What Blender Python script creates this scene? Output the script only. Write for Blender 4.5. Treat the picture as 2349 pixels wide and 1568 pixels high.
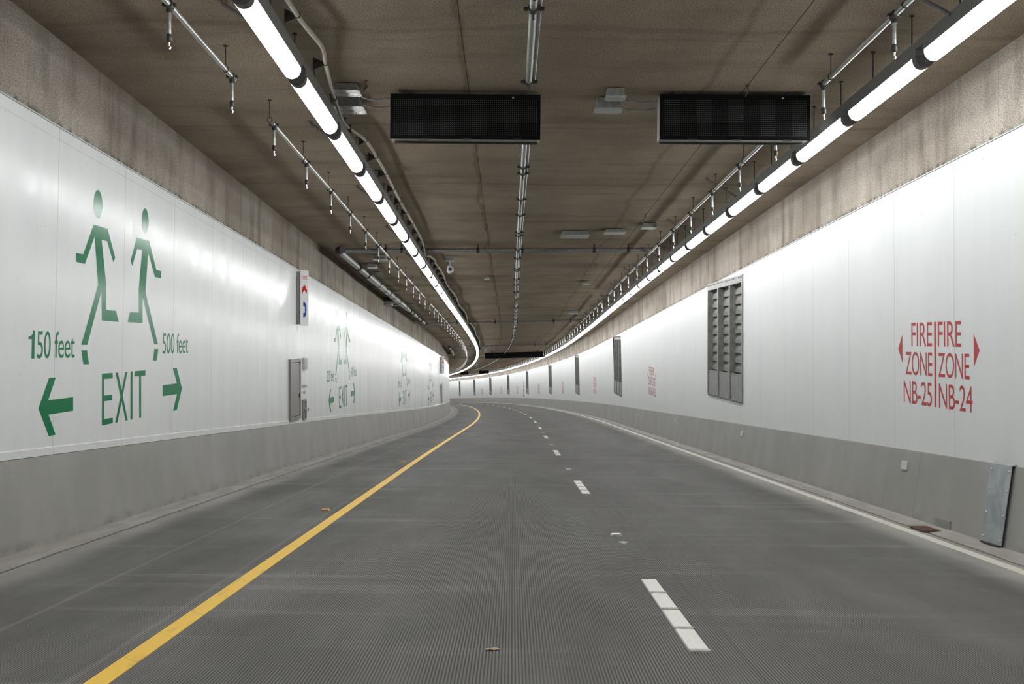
import bpy, bmesh, math, random
from mathutils import Vector, Matrix
random.seed(7)
for o in list(bpy.data.objects): bpy.data.objects.remove(o)
SC = bpy.context.scene
COL = SC.collection

# ------------------------------------------------------------------ camera, world, exposure
# The road falls 3.7 % away from a level camera; all plumb things stay plumb in world Z.
GRADE = 0.0373447
YAW, ROLL, FPX = 0.0015307, 0.0008161, 2935.92
CAM = (-1.15449, 0.0, 1.59666)
def slope(p):                                   # tunnel frame -> world (falling road)
    c, s = math.cos(-GRADE), math.sin(-GRADE)
    return Vector((p[0], p[1]*c - p[2]*s, p[1]*s + p[2]*c))
cam_data = bpy.data.cameras.new('camera')
cam_data.sensor_fit = 'HORIZONTAL'; cam_data.sensor_width = 36.0
cam_data.lens = FPX*36.0/2349.0
cam_data.clip_start = 0.1; cam_data.clip_end = 1000
cam = bpy.data.objects.new('camera', cam_data); COL.objects.link(cam)
_f = slope((math.sin(YAW)*math.cos(GRADE), math.cos(YAW)*math.cos(GRADE), math.sin(GRADE)))
_r = Vector((math.cos(YAW), -math.sin(YAW), 0)); _u = _r.cross(_f)
_r2 = _r*math.cos(ROLL) + _u*math.sin(ROLL); _u2 = -_r*math.sin(ROLL) + _u*math.cos(ROLL)
_m = Matrix((_r2, _u2, -_f)).transposed().to_4x4(); _m.translation = slope(CAM)
cam.matrix_world = _m
SC.camera = cam
W = bpy.data.worlds.new('tunnel_air'); SC.world = W; W.use_nodes = True
W.node_tree.nodes['Background'].inputs[0].default_value = (0.02, 0.02, 0.02, 1)
W.node_tree.nodes['Background'].inputs[1].default_value = 1.0
SC.view_settings.view_transform = 'Standard'; SC.view_settings.look = 'None'
SC.view_settings.gamma = 1.0; SC.view_settings.use_curve_mapping = False
SC.view_settings.exposure = 0.0
LAMP_POWER = 21.8
try:
    SC.cycles.use_denoising = True; SC.cycles.max_bounces = 8; SC.cycles.diffuse_bounces = 5
    SC.cycles.caustics_reflective = False; SC.cycles.caustics_refractive = False
    SC.cycles.sample_clamp_indirect = 6.0
except Exception: pass

# ------------------------------------------------------------------ tunnel alignment
KN = [0, 15, 30, 45, 65, 90, 120, 160, 260]
KK = [-0.0003753, 0.0001264, -0.0002291, -0.0001767, 0.000594, 0.0008943, 0.0006355, 0.0007309, 0.0030733]
KZ = [0, 30, 70, 120, 180, 260]
QQ = [-6.784e-05, -6.868e-05, 3.269e-05, -1.287e-05, -8.456e-05, -3.386e-05]
EE = [-0.015423, 0.0017342, 0.0255092, 0.0245324, 0.0229487, 0.0303391]
def interp(x, xs, ys):
    if x <= xs[0]: return ys[0]
    for i in range(len(xs)-1):
        if x <= xs[i+1]: return ys[i] + (ys[i+1]-ys[i])*(x-xs[i])/(xs[i+1]-xs[i])
    return ys[-1]
DS = 0.25; S_END = 300.0
_tab = [(0.0, 0.0, 0.0, 0.0)]                    # x, y, heading, z along the dashed lane line
_x = _y = _th = _z = _zd = 0.0
for i in range(int(S_END/DS)):
    a, b = i*DS, (i+1)*DS
    th2 = _th + (interp(a, KN, KK)+interp(b, KN, KK))/2*DS
    zd2 = _zd + (interp(a, KZ, QQ)+interp(b, KZ, QQ))/2*DS
    _x -= (math.sin(_th)+math.sin(th2))/2*DS; _y += (math.cos(_th)+math.cos(th2))/2*DS
    _z += (_zd+zd2)/2*DS; _th, _zd = th2, zd2
    _tab.append((_x, _y, _th, _z))
def station(s):
    if s <= 0: return (0.0, s, 0.0, 0.0)
    k = min(s/DS, len(_tab)-1.001); i = int(k); t = k-i
    A, B = _tab[i], _tab[i+1]
    return tuple(A[j]+(B[j]-A[j])*t for j in range(4))
def P(s, u, v):
    x, y, th, z = station(s); e = interp(s, KZ, EE)
    w = u*math.cos(e) - v*math.sin(e)
    return slope((x+w*math.cos(th), y+w*math.sin(th), v*math.cos(e)+u*math.sin(e)+z))
def frame(s, u, v, level=True, yaw=0.0):
    """local x = lateral (right), y = along the tunnel, z = up"""
    o = P(s, u, v); T = (P(s+.05, u, v)-P(s-.05, u, v)).normalized()
    if level:
        T.z = 0; T.normalize(); Z = Vector((0, 0, 1)); X = T.cross(Z).normalized()
    else:
        X = (P(s, u+.5, v)-P(s, u-.5, v)).normalized(); Z = X.cross(T).normalized(); X = T.cross(Z).normalized()
    M = Matrix((X, T, Z)).transposed().to_4x4()
    M = M @ Matrix.Rotation(yaw, 4, 'Z'); M.translation = o
    return M
LW, RW, CE = -5.96, 3.98, 5.262                  # left wall, right wall, ceiling
WT = 4.325                                       # top of the white panels

# ------------------------------------------------------------------ materials
def ramp(nt, fac, stops):
    r = nt.nodes.new('ShaderNodeValToRGB'); e = r.color_ramp.elements
    while len(e) < len(stops): e.new(0.5)
    for i, (p, c) in enumerate(stops):
        e[i].position = p; e[i].color = (c, c, c, 1) if not isinstance(c, tuple) else (*c, 1)
    nt.links.new(fac, r.inputs[0]); return r.outputs[0]
class NT:
    def __init__(s, name, col=(.5, .5, .5), rough=.5, metal=0.0, spec=.5):
        s.m = bpy.data.materials.new(name); s.m.use_nodes = True; s.t = s.m.node_tree
        s.b = s.t.nodes['Principled BSDF']; s.b.inputs['Base Color'].default_value = (*col, 1)
        s.b.inputs['Roughness'].default_value = rough; s.b.inputs['Metallic'].default_value = metal
        s.b.inputs['Specular IOR Level'].default_value = spec
    def n(s, k): return s.t.nodes.new(k)
    def l(s, a, b): s.t.links.new(a, b)
    def val(s, a, sock):
        if isinstance(a, (int, float)): sock.default_value = a
        else: s.l(a, sock)
    def math(s, op, a, b=0.0, c=None, clamp=False):
        n = s.n('ShaderNodeMath'); n.operation = op; n.use_clamp = clamp
        s.val(a, n.inputs[0]); s.val(b, n.inputs[1])
        if c is not None: s.val(c, n.inputs[2])
        return n.outputs[0]
    def uv(s):
        n = s.n('ShaderNodeUVMap'); x = s.n('ShaderNodeSeparateXYZ'); s.l(n.outputs[0], x.inputs[0])
        return n.outputs[0], x.outputs[0], x.outputs[1]
    def obj(s): return s.n('ShaderNodeTexCoord').outputs['Object']
    def noise(s, vec, scale=1.0, det=3, rough=.55, sc3=None):
        if sc3:
            m = s.n('ShaderNodeMapping'); m.inputs['Scale'].default_value = sc3; s.l(vec, m.inputs[0]); vec = m.outputs[0]
        n = s.n('ShaderNodeTexNoise'); n.inputs['Scale'].default_value = scale; n.inputs['Detail'].default_value = det
        n.inputs['Roughness'].default_value = rough; s.l(vec, n.inputs['Vector']); return n.outputs[0]
    def mix(s, f, a, b, mode='MIX'):
        n = s.n('ShaderNodeMix'); n.data_type = 'RGBA'; n.blend_type = mode
        s.val(f, n.inputs[0])
        for v, i in ((a, 6), (b, 7)):
            if isinstance(v, tuple): n.inputs[i].default_value = (*v, 1)
            else: s.l(v, n.inputs[i])
        return n.outputs[2]
    def line(s, x, c, w, soft=.5):               # 1 on a line of half width w at x = c
        d = s.math('ABSOLUTE', s.math('SUBTRACT', x, c))
        r = s.n('ShaderNodeMapRange'); r.interpolation_type = 'SMOOTHSTEP'
        s.l(d, r.inputs[0]); r.inputs[1].default_value = w*(1-soft); r.inputs[2].default_value = w*(1+soft)
        r.inputs[3].default_value = 1; r.inputs[4].default_value = 0; return r.outputs[0]
    def rng(s, x, a, b, c=0.0, d=1.0):
        r = s.n('ShaderNodeMapRange'); r.interpolation_type = 'SMOOTHSTEP'; s.l(x, r.inputs[0])
        for i, v in enumerate((a, b, c, d)): r.inputs[i+1].default_value = v
        return r.outputs[0]
    def periodic(s, x, off, per, w):
        f = s.math('FRACT', s.math('DIVIDE', s.math('SUBTRACT', x, off), per))
        d = s.math('MINIMUM', f, s.math('SUBTRACT', 1.0, f))
        return s.rng(s.math('MULTIPLY', d, per), w*.4, w*1.4, 1, 0)
    def bump(s, h, dist=.01, st=1.0, prev=None):
        b = s.n('ShaderNodeBump'); b.inputs['Distance'].default_value = dist; b.inputs['Strength'].default_value = st
        s.l(h, b.inputs['Height'])
        if prev is not None: s.l(prev, b.inputs['Normal'])
        return b.outputs[0]
    def out(s, col=None, nrm=None, rough=None):
        if col is not None: s.l(col, s.b.inputs['Base Color'])
        if nrm is not None: s.l(nrm, s.b.inputs['Normal'])
        if rough is not None: s.l(rough, s.b.inputs['Roughness'])
        return s.m
M = {}
def speckled(name, a, b, rough, scale=40, metal=0, spec=.5, bump=0.0):
    t = NT(name, a, rough, metal, spec); v = t.obj(); n = t.noise(v, scale, 3)
    c = t.mix(t.rng(n, .35, .65), a, b)
    return t.out(c, t.bump(n, .003, bump) if bump else None)

def make_road():
    t = NT('grooved_road_concrete', rough=.72, spec=.2); vec, s, u = t.uv()
    big = t.noise(vec, 1, 5, .65, (.22, .8, 1)); band = t.noise(vec, 1, 4, .65, (2.0, .22, 1)); fine = t.noise(vec, 22, 3, .65)
    streak = t.noise(vec, 1, 3, .6, (.25, 7, 1))
    c = t.mix(t.rng(big, .33, .68), ROAD_A, ROAD_B)
    c = t.mix(t.math('MULTIPLY', t.rng(band, .52, .72), .5), c, (.34, .335, .315))
    c = t.mix(t.math('MULTIPLY', t.rng(streak, .5, .75), .38), c, (.10, .097, .09))
    c = t.mix(t.math('MULTIPLY', t.rng(fine, .4, .7), .22), c, (.09, .088, .082))
    # tyre-darkened lane middles
    for cu, w, k in ((-1.7, 1.3, .35), (1.75, 1.2, .45)):
        c = t.mix(t.math('MULTIPLY', t.line(u, cu, w, .8), k), c, (.125, .122, .115))
    # saw-cut joints and pale laitance lines
    wob = t.math('ADD', u, t.math('MULTIPLY', t.math('SUBTRACT', t.noise(vec, 1, 2, .5, (.7, 0, 1)), .5), .05))
    for cu, k in ((-4.45, .3), (-3.52, .2)): c = t.mix(t.math('MULTIPLY', t.line(wob, cu, .02), k), c, (.36, .35, .33))
    c = t.mix(t.math('MULTIPLY', t.line(wob, .25, .010), .35), c, (.08, .078, .07))
    dust = t.math('MAXIMUM', t.rng(u, -4.95, -5.4), t.rng(u, 2.85, 3.35))
    c = t.mix(t.math('MULTIPLY', dust, t.rng(t.noise(vec, 1, 3, .6, (.5, 2, 1)), .2, .65, .35, 1.0)), c, (.30, .285, .26))
    # longitudinal tining grooves, 19.5 mm apart, worn away near the gutters
    f = t.math('FRACT', t.math('DIVIDE', u, .0195)); d = t.math('MULTIPLY', t.math('ABSOLUTE', t.math('SUBTRACT', f, .5)), 2)
    g = t.rng(d, .45, .78)
    amt = t.math('MULTIPLY', t.math('SUBTRACT', 1, dust), t.rng(t.noise(vec, 1, 3, .6, (.45, 1.3, 1)), .25, .6, .55, 1))
    g2 = t.math('MULTIPLY', g, amt)
    c = t.mix(t.math('MULTIPLY', g2, .9), c, (.04, .037, .033))  # groove shade and a little dirt painted dark into the colour
    # gutters
    gut = t.math('MAXIMUM', t.rng(u, -5.47, -5.485), t.rng(u, 3.585, 3.595))
    gc = t.mix(t.rng(t.noise(vec, 1, 4, .6, (.8, 4, 1)), .3, .7), (.27, .25, .225), (.36, .345, .32))
    c = t.mix(gut, c, gc)
    j = t.math('MAXIMUM', t.line(wob, -5.478, .016), t.line(wob, 3.60, .014))
    c = t.mix(t.math('MULTIPLY', j, .85), c, (.045, .04, .035))
    h = t.math('SUBTRACT', t.math('MULTIPLY', fine, .15), g2)
    return t.out(c, t.bump(h, .004, .8))
def make_white_wall(name, j0, per, r0, sp):
    t = NT(name, rough=.25, spec=sp)
    t.b.inputs['IOR'].default_value = 1.33; vec, s, v = t.uv()
    streak = t.noise(vec, 1, 4, .65, (2.2, .22, 1)); fine = t.noise(vec, 1, 3, .6, (14, 1.0, 1)); big = t.noise(vec, 1, 3, .6, (.5, .5, 1))
    pock = t.noise(vec, 1, 2, .5, (26, 15, 1)); clus = t.noise(vec, 1, 2, .5, (1.1, .9, 1))
    c = t.mix(t.rng(streak, .3, .7), (.70, .72, .72), (.73, .748, .748))
    c = t.mix(t.math('MULTIPLY', t.rng(big, .4, .7), .35), c, (.78, .79, .785))
    # greyer towards the foot of the wall, faint vertical streaks towards the top
    c = t.mix(t.rng(v, 1.9, .9, 0, .22), c, (.60, .60, .57))
    c = t.mix(t.math('MULTIPLY', t.rng(fine, .5, .8), t.rng(v, 2.6, 4.2, 0, .14)), c, (.60, .60, .58))
    c = t.mix(t.math('MULTIPLY', t.rng(pock, .715, .74), t.rng(clus, .45, .6, .05, .8)), c, (.25, .25, .23))
    joint = t.periodic(s, j0, per, .009)
    top = t.line(v, 4.185, .006)
    c = t.mix(t.math('MULTIPLY', t.math('MAXIMUM', joint, t.math('MULTIPLY', top, .5)), .6), c, (.40, .40, .39))
    rough = t.math('ADD', t.math('MULTIPLY', t.rng(streak, .3, .7), .08), t.math('ADD', t.math('MULTIPLY', fine, .08), r0))
    wav = t.noise(vec, 1, 3, .5, (3.2, .5, 1))
    nb = t.bump(wav, .02, .12); nb = t.bump(t.math('SUBTRACT', t.math('MULTIPLY', t.noise(vec, 45, 2, .5), .4), joint), .002, .35, nb)
    return t.out(c, nb, rough)
def make_sprayed(name, a, b, dark, grime):
    t = NT(name, rough=1.0, spec=0.0); vec, s, v = t.uv()
    sp = t.noise(vec, 1, 3, .7, (30, 70, 1)); sp2 = t.noise(vec, 1, 2, .6, (60, 130, 1)); big = t.noise(vec, 1, 4, .6, (.35, .6, 1)); streak = t.noise(vec, 1, 4, .65, grime)
    c = t.mix(t.rng(big, .3, .7), a, b)
    c = t.mix(t.math('MULTIPLY', t.rng(sp, .46, .64), .62), c, dark)
    c = t.mix(t.math('MULTIPLY', t.rng(sp2, .55, .75), .4), c, tuple(min(1, x*1.5) for x in b))
    c = t.mix(t.math('MULTIPLY', t.rng(streak, .5, .75), .5), c, dark)
    return t, c, t.bump(t.math('ADD', sp, t.math('MULTIPLY', sp2, .4)), .012, .9), vec, s, v
def make_ceiling():
    t, c, nb, vec, s, u = make_sprayed('sprayed_brown_ceiling', CEIL_A, CEIL_B, CEIL_D, (.5, .12, 1))
    sw = t.math('ADD', s, t.math('MULTIPLY', t.math('SUBTRACT', t.noise(vec, 1, 2, .5, (.3, .35, 1)), .5), 1.6))
    c = t.mix(t.math('MULTIPLY', t.periodic(sw, 3.1, 4.9, .10), .22), c, CEIL_D)
    c = t.mix(t.math('MULTIPLY', t.periodic(sw, 1.0, 2.45, .035), .15), c, CEIL_D)
    fine_s = t.noise(vec, 1, 5, .7, (1.3, .30, 1))
    c = t.mix(t.math('MULTIPLY', t.rng(fine_s, .46, .70), .25), c, CEIL_D)
    uw = t.math('ADD', u, t.math('MULTIPLY', t.math('SUBTRACT', t.noise(vec, 1, 3, .5, (.35, 0, 1)), .5), .5))
    c = t.mix(t.math('MULTIPLY', t.line(uw, -1.75, .035, .8), .4), c, CEIL_D)
    c = t.mix(t.math('MULTIPLY', t.line(uw, 1.15, .04, .8), .28), c, CEIL_D)
    c = t.mix(t.math('MULTIPLY', t.math('MAXIMUM', t.line(u, 1.63, .006), t.line(u, -1.72, .005)), .75), c, (.02, .018, .015))
    return t.out(c, nb)
def make_fascia(k):
    k *= .93; FAS_A, FAS_B = (.31*k, .272*k, .234*k), (.46*k, .418*k, .367*k)
    t, c, nb, vec, s, v = make_sprayed('sprayed_concrete_fascia', FAS_A, FAS_B, FAS_D, (1.1, .10, 1))
    c = t.mix(t.math('MULTIPLY', t.rng(t.noise(vec, 1, 4, .65, (1.5, .4, 1)), .46, .70), .42), c, FAS_D)
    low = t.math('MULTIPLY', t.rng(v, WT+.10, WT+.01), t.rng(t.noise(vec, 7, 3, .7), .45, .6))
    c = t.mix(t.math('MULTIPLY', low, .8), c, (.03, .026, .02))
    c = t.mix(t.math('MULTIPLY', t.rng(v, 5.0, 5.25), .45), c, FAS_D)  # shade of the upper fascia painted into the colour, darker towards the ceiling
    c = t.mix(t.math('MULTIPLY', t.periodic(s, 4.0, 9.6, .012), .22), c, FAS_D)
    return t.out(c, nb)
def make_barrier(jk):
    t = NT('grey_barrier_concrete', rough=.65, spec=.32); vec, s, v = t.uv()
    n = t.noise(vec, 1, 4, .6, (.9, .7, 1)); f = t.noise(vec, 30, 3, .6); st = t.noise(vec, 1, 3, .6, (3, .3, 1))
    c = t.mix(t.rng(n, .3, .7), BAR_A, BAR_B); c = t.mix(t.math('MULTIPLY', t.rng(f, .45, .7), .15), c, (.16, .155, .145))
    c = t.mix(t.math('MULTIPLY', t.rng(st, .5, .75), .18), c, (.36, .35, .33))
    foot = t.math('MULTIPLY', t.rng(v, .14, .0), t.rng(t.noise(vec, 1, 4, .7, (1.5, 3, 1)), .42, .68))
    c = t.mix(t.math('MULTIPLY', foot, .6), c, (.10, .095, .085))
    c = t.mix(t.math('MULTIPLY', t.periodic(s, 16.05, 12.6, .010), jk), c, (.09, .085, .08))
    return t.out(c, t.bump(t.math('ADD', n, t.math('MULTIPLY', f, .2)), .01, .15))
def make_galv(name, a, b, rough=.38, sc=18):
    t = NT(name, rough=rough, metal=.9); v = t.obj(); n = t.noise(v, sc, 3, .6)
    return t.out(t.mix(t.rng(n, .35, .65), a, b), None, t.rng(n, .3, .7, rough-.06, rough+.12))
def make_paint(name, col, wear=.12, rough=.35):
    t = NT(name, col, rough, 0.0, .12)
    t.b.inputs['IOR'].default_value = 1.33; v = t.obj(); n = t.noise(v, 60, 2, .6); k = t.noise(v, 5, 3, .6)
    c = t.mix(t.math('MULTIPLY', t.rng(n, .62, .72), wear*2), col, tuple(min(1, x*2+.1) for x in col))
    c = t.mix(t.math('MULTIPLY', t.rng(k, .4, .7), .18), c, tuple(x*.8 for x in col))
    return t.out(c, t.bump(n, .0005, .12))
def make_lineline(name, col, dirt, per, jst):
    t = NT(name, col, .55); vec, s, u = t.uv(); n = t.noise(vec, 1, 4, .6, (2.2, 9, 1)); f = t.noise(vec, 70, 2, .6)
    c = t.mix(t.rng(n, .55, .75, 0, .45), col, dirt); c = t.mix(t.rng(f, .55, .75, 0, .2), c, dirt)
    sk = t.math('ADD', s, t.math('ADD', t.math('MULTIPLY', u, 1.6), t.math('MULTIPLY', t.noise(vec, 1, 1, .5, (.8, 3, 1)), .5)))
    c = t.mix(t.math('MULTIPLY', t.periodic(sk, 0, per, .009), jst), c, dirt)
    return t.out(c, t.bump(f, .002, .3))
ROAD_A, ROAD_B = (.106, .104, .098), (.186, .184, .174)
CEIL_A, CEIL_B, CEIL_D = (.285, .234, .178), (.38, .315, .247), (.095, .072, .053)
FAS_A, FAS_B, FAS_D = (.31, .27, .228), (.47, .425, .368), (.085, .069, .055)
BAR_A, BAR_B = (.255, .25, .236), (.305, .30, .283)
M['road'] = make_road(); M['wall_l'] = make_white_wall('white_enamel_wall_west', 13.40, 2.335, .13, .12); M['wall_r'] = make_white_wall('white_enamel_wall_east', 14.89, 2.32, .26, .06)
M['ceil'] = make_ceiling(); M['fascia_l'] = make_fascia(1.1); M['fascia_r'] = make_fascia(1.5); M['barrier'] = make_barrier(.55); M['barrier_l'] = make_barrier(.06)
M['galv'] = make_galv('galvanized_steel', (.42, .43, .42), (.60, .61, .60))
M['galv_dull'] = make_galv('dull_galvanized_sheet', (.36, .375, .365), (.46, .475, .46), .5, 7)
M['plate'] = make_galv('blue_grey_galvanized_plate', (.30, .335, .35), (.43, .47, .485), .45, 6)
M['stainless'] = make_galv('stainless_steel', (.55, .54, .53), (.66, .65, .64), .28, 9)
M['cabinet'] = make_galv('brushed_cabinet_steel', (.25, .235, .225), (.31, .295, .285), .42, 1.2)
M['ventsteel'] = speckled('grey_vent_frame_steel', (.19, .19, .18), (.255, .255, .243), .5, 5, .35)
M['ventdark'] = speckled('dusty_vent_blade_steel', (.17, .168, .158), (.225, .222, .21), .6, 14, .2)
M['rail'] = speckled('dark_grey_rail_paint', (.14, .14, .138), (.18, .18, .176), .5, 30)
M['cap'] = speckled('grey_lamp_end_plastic', (.10, .10, .095), (.14, .14, .135), .55, 40)
M['clamp'] = speckled('black_iron_clamp', (.028, .027, .025), (.06, .057, .052), .55, 50, .3)
M['main'] = speckled('grey_painted_main_pipe', (.20, .205, .205), (.27, .275, .27), .4, 20, .3)
M['cable'] = speckled('beige_cable_sheath', (.36, .33, .27), (.44, .41, .345), .5, 60)
M['black'] = speckled('black_sign_face', (.004, .004, .004), (.006, .006, .006), .75, 60, 0, .08)
M['led'] = speckled('unlit_led_lens', (.07, .07, .068), (.10, .10, .098), .35, 90)
M['signbox'] = speckled('grey_sign_casing', (.50, .49, .47), (.58, .57, .55), .4, 20, .4)
M['box'] = speckled('grey_box_steel', (.22, .22, .215), (.30, .30, .295), .4, 25, .3)
M['boxface'] = speckled('pale_grey_box_cover', (.42, .43, .43), (.52, .53, .53), .35, 25, .2)
M['green'] = make_paint('green_wall_paint', (.002, .175, .066), .12, .17)
M['red'] = make_paint('red_wall_paint', (.47, .058, .062), .1, .4)
M['greytext'] = make_paint('dark_grey_wall_lettering', (.14, .14, .135), .1)
M['signwhite'] = make_paint('white_sign_enamel', (.80, .815, .82), 0, .25)
M['signred'] = make_paint('red_sign_print', (.58, .025, .03), 0, .3)
M['signblue'] = make_paint('blue_sign_print', (.02, .085, .36), 0, .3)
M['yellow'] = make_lineline('yellow_road_paint', (.78, .485, .04), (.28, .2, .04), .78, .4)
M['white'] = make_lineline('cream_edge_line_paint', (.60, .58, .50), (.22, .21, .185), .62, .8)
M['dash'] = speckled('white_thermoplastic', (.66, .65, .60), (.74, .73, .68), .5, 30)
M['dashend'] = speckled('worn_thermoplastic_edge', (.50, .48, .43), (.34, .33, .30), .7, 40)
M['marker'] = speckled('white_marker_shell', (.66, .66, .63), (.74, .74, .71), .35, 50)
M['markeramber'] = speckled('amber_marker_shell', (.55, .26, .04), (.65, .33, .06), .35, 50)
M['reflector'] = speckled('silver_reflector_sheet', (.62, .645, .64), (.72, .74, .735), .25, 60, .2)
M['rust'] = speckled('rusty_grate', (.10, .055, .035), (.16, .085, .055), .7, 40, .2)
M['holeshade'] = speckled('painted_recess_shade', (.03, .03, .028), (.045, .044, .04), .8, 20)  # near-black colour standing in for shade under the plate and grate
M['card'] = speckled('brown_cardboard', (.42, .29, .185), (.50, .36, .245), .8, 30)
M['glass'] = speckled('camera_window_glass', (.02, .02, .022), (.03, .03, .033), .08, 10)
def make_lamp():
    m = bpy.data.materials.new('lit_lamp_diffuser'); m.use_nodes = True; t = m.node_tree; t.nodes.clear()
    e = t.nodes.new('ShaderNodeEmission'); o = t.nodes.new('ShaderNodeOutputMaterial')
    e.inputs[0].default_value = (.985, 1.0, .995, 1)
    g = t.nodes.new('ShaderNodeNewGeometry'); x = t.nodes.new('ShaderNodeSeparateXYZ'); r = t.nodes.new('ShaderNodeMapRange')
    t.links.new(g.outputs['Normal'], x.inputs[0]); t.links.new(x.outputs[2], r.inputs[0])    # emission set stronger downwards by normal, to keep the upper walls dimmer
    r.inputs[1].default_value = 0.0; r.inputs[2].default_value = -1.0; r.inputs[3].default_value = LAMP_POWER*.54; r.inputs[4].default_value = LAMP_POWER*1.72
    t.links.new(r.outputs[0], e.inputs[1])
    t.links.new(e.outputs[0], o.inputs[0]); return m
M['lamp'] = make_lamp()

# ------------------------------------------------------------------ mesh helpers
class MB:
    def __init__(s): s.v = []; s.f = []; s.uv = None
    def face(s, pts):
        b = len(s.v); s.v += [Vector(p) for p in pts]; s.f.append(tuple(range(b, b+len(pts)))); return s
    def box(s, x0, x1, y0, y1, z0, z1, Mx=None):
        c = [Vector((x, y, z)) for x in (x0, x1) for y in (y0, y1) for z in (z0, z1)]
        if Mx is not None: c = [Mx @ p for p in c]
        b = len(s.v); s.v += c
        for q in ((0, 1, 3, 2), (4, 6, 7, 5), (0, 4, 5, 1), (2, 3, 7, 6), (0, 2, 6, 4), (1, 5, 7, 3)): s.f.append(tuple(b+i for i in q))
        return s
    def tube(s, pts, r, n=8, cap=True):
        pts = [Vector(p) for p in pts]; rs = r if isinstance(r, (list, tuple)) else [r]*len(pts); b = len(s.v)
        ref = None
        for i, p in enumerate(pts):
            d = (pts[min(i+1, len(pts)-1)]-pts[max(i-1, 0)])
            if d.length < 1e-9: d = Vector((0, 0, 1))
            d.normalize()
            if ref is None: ref = Vector((0, 0, 1)) if abs(d.z) < .9 else Vector((1, 0, 0))
            a = d.cross(ref).normalized(); c = a.cross(d).normalized(); ref = c
            for k in range(n):
                t = 2*math.pi*k/n; s.v.append(p+(a*math.cos(t)+c*math.sin(t))*rs[i])
        for i in range(len(pts)-1):
            for k in range(n):
                q = b+i*n; s.f.append((q+k, q+(k+1) % n, q+n+(k+1) % n, q+n+k))
        if cap:
            s.f.append(tuple(b+k for k in reversed(range(n)))); e = b+(len(pts)-1)*n; s.f.append(tuple(e+k for k in range(n)))
        return s
    def extrude(s, prof, y0, y1, caps=True, closed=True):   # prof in (x, z), along y
        n = len(prof); b = len(s.v)
        s.v += [Vector((x, y0, z)) for x, z in prof]+[Vector((x, y1, z)) for x, z in prof]
        for k in range(n if closed else n-1):
            s.f.append((b+k, b+n+k, b+n+(k+1) % n, b+(k+1) % n))
        if caps: s.f.append(tuple(b+k for k in range(n))); s.f.append(tuple(b+n+k for k in reversed(range(n))))
        return s
    def dome(s, c, r, axis, n=6, h=.5):
        c = Vector(c); axis = Vector(axis).normalized(); a = axis.orthogonal().normalized(); d = axis.cross(a)
        b = len(s.v)
        for rr, hh in ((r, 0), (r*.8, h*r)):
            for k in range(n): s.v.append(c+axis*hh+(a*math.cos(2*math.pi*k/n)+d*math.sin(2*math.pi*k/n))*rr)
        for k in range(n): s.f.append((b+k, b+(k+1) % n, b+n+(k+1) % n, b+n+k))
        s.f.append(tuple(b+n+k for k in range(n))); return s
    def build(s, name, mat, parent=None, world=False, smooth=False, bevel=0.0):
        me = bpy.data.meshes.new(name)
        inv = parent.matrix_world.inverted() if (world and parent is not None) else None
        me.from_pydata([tuple(inv @ p if inv else p) for p in s.v], [], s.f)
        if s.uv:
            l = me.uv_layers.new(name='UVMap')
            for lp in me.loops: l.data[lp.index].uv = s.uv[lp.vertex_index]
        bm = bmesh.new(); bm.from_mesh(me)
        if not s.uv: bmesh.ops.remove_doubles(bm, verts=bm.verts, dist=1e-6)
        bmesh.ops.recalc_face_normals(bm, faces=bm.faces)
        bm.to_mesh(me); bm.free()
        me.shade_smooth(); me.set_sharp_from_angle(angle=math.radians(50))
        me.materials.append(mat)
        o = bpy.data.objects.new(name, me); COL.objects.link(o)
        if parent is not None: o.parent = parent
        if bevel:
            bv = o.modifiers.new('edge', 'BEVEL'); bv.width = bevel; bv.segments = 2; bv.limit_method = 'ANGLE'
        return o
def tag(o, label, cat, group=None, kind=None):
    o['label'] = label; o['category'] = cat
    if group: o['group'] = group
    if kind: o['kind'] = kind
    return o
def thing(name, label, cat, mw, group=None):
    o = bpy.data.objects.new(name, None); COL.objects.link(o); o.empty_display_size = .1
    o.matrix_world = mw; return tag(o, label, cat, group)
def kids(o): return [c for c in COL.objects if c.parent == o]
CH = {}
def dup_tree(o, mw, label=None, group=None, tree=None):
    def rec(src, par):
        c = src.copy(); COL.objects.link(c)
        if par is not None: c.parent = par
        for k in CHILDREN.get(src.name, []): rec(k, c)
        return c
    r = rec(o, None); r.matrix_world = mw
    if label: r['label'] = label
    if group: r['group'] = group
    return r
CHILDREN = {}
def index_children():
    CHILDREN.clear()
    for c in COL.objects:
        if c.parent: CHILDREN.setdefault(c.parent.name, []).append(c)
ORD = ['first', 'second', 'third', 'fourth', 'fifth', 'sixth', 'seventh', 'eighth', 'ninth', 'tenth', 'eleventh', 'twelfth', 'thirteenth', 'fourteenth',
       'fifteenth', 'sixteenth', 'seventeenth', 'eighteenth', 'nineteenth', 'twentieth'] + ['twenty-'+x for x in ('first', 'second', 'third', 'fourth', 'fifth', 'sixth', 'seventh', 'eighth', 'ninth')] + ['thirtieth'] + ['thirty-'+x for x in ('first', 'second', 'third', 'fourth', 'fifth', 'sixth', 'seventh', 'eighth', 'ninth')] + ['fortieth']
def srange(a, b, near=.5, far=1.0):
    r = [a]
    while r[-1] < b-1e-6: r.append(min(b, r[-1]+(near if r[-1] < 60 else far)))
    return r
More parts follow.
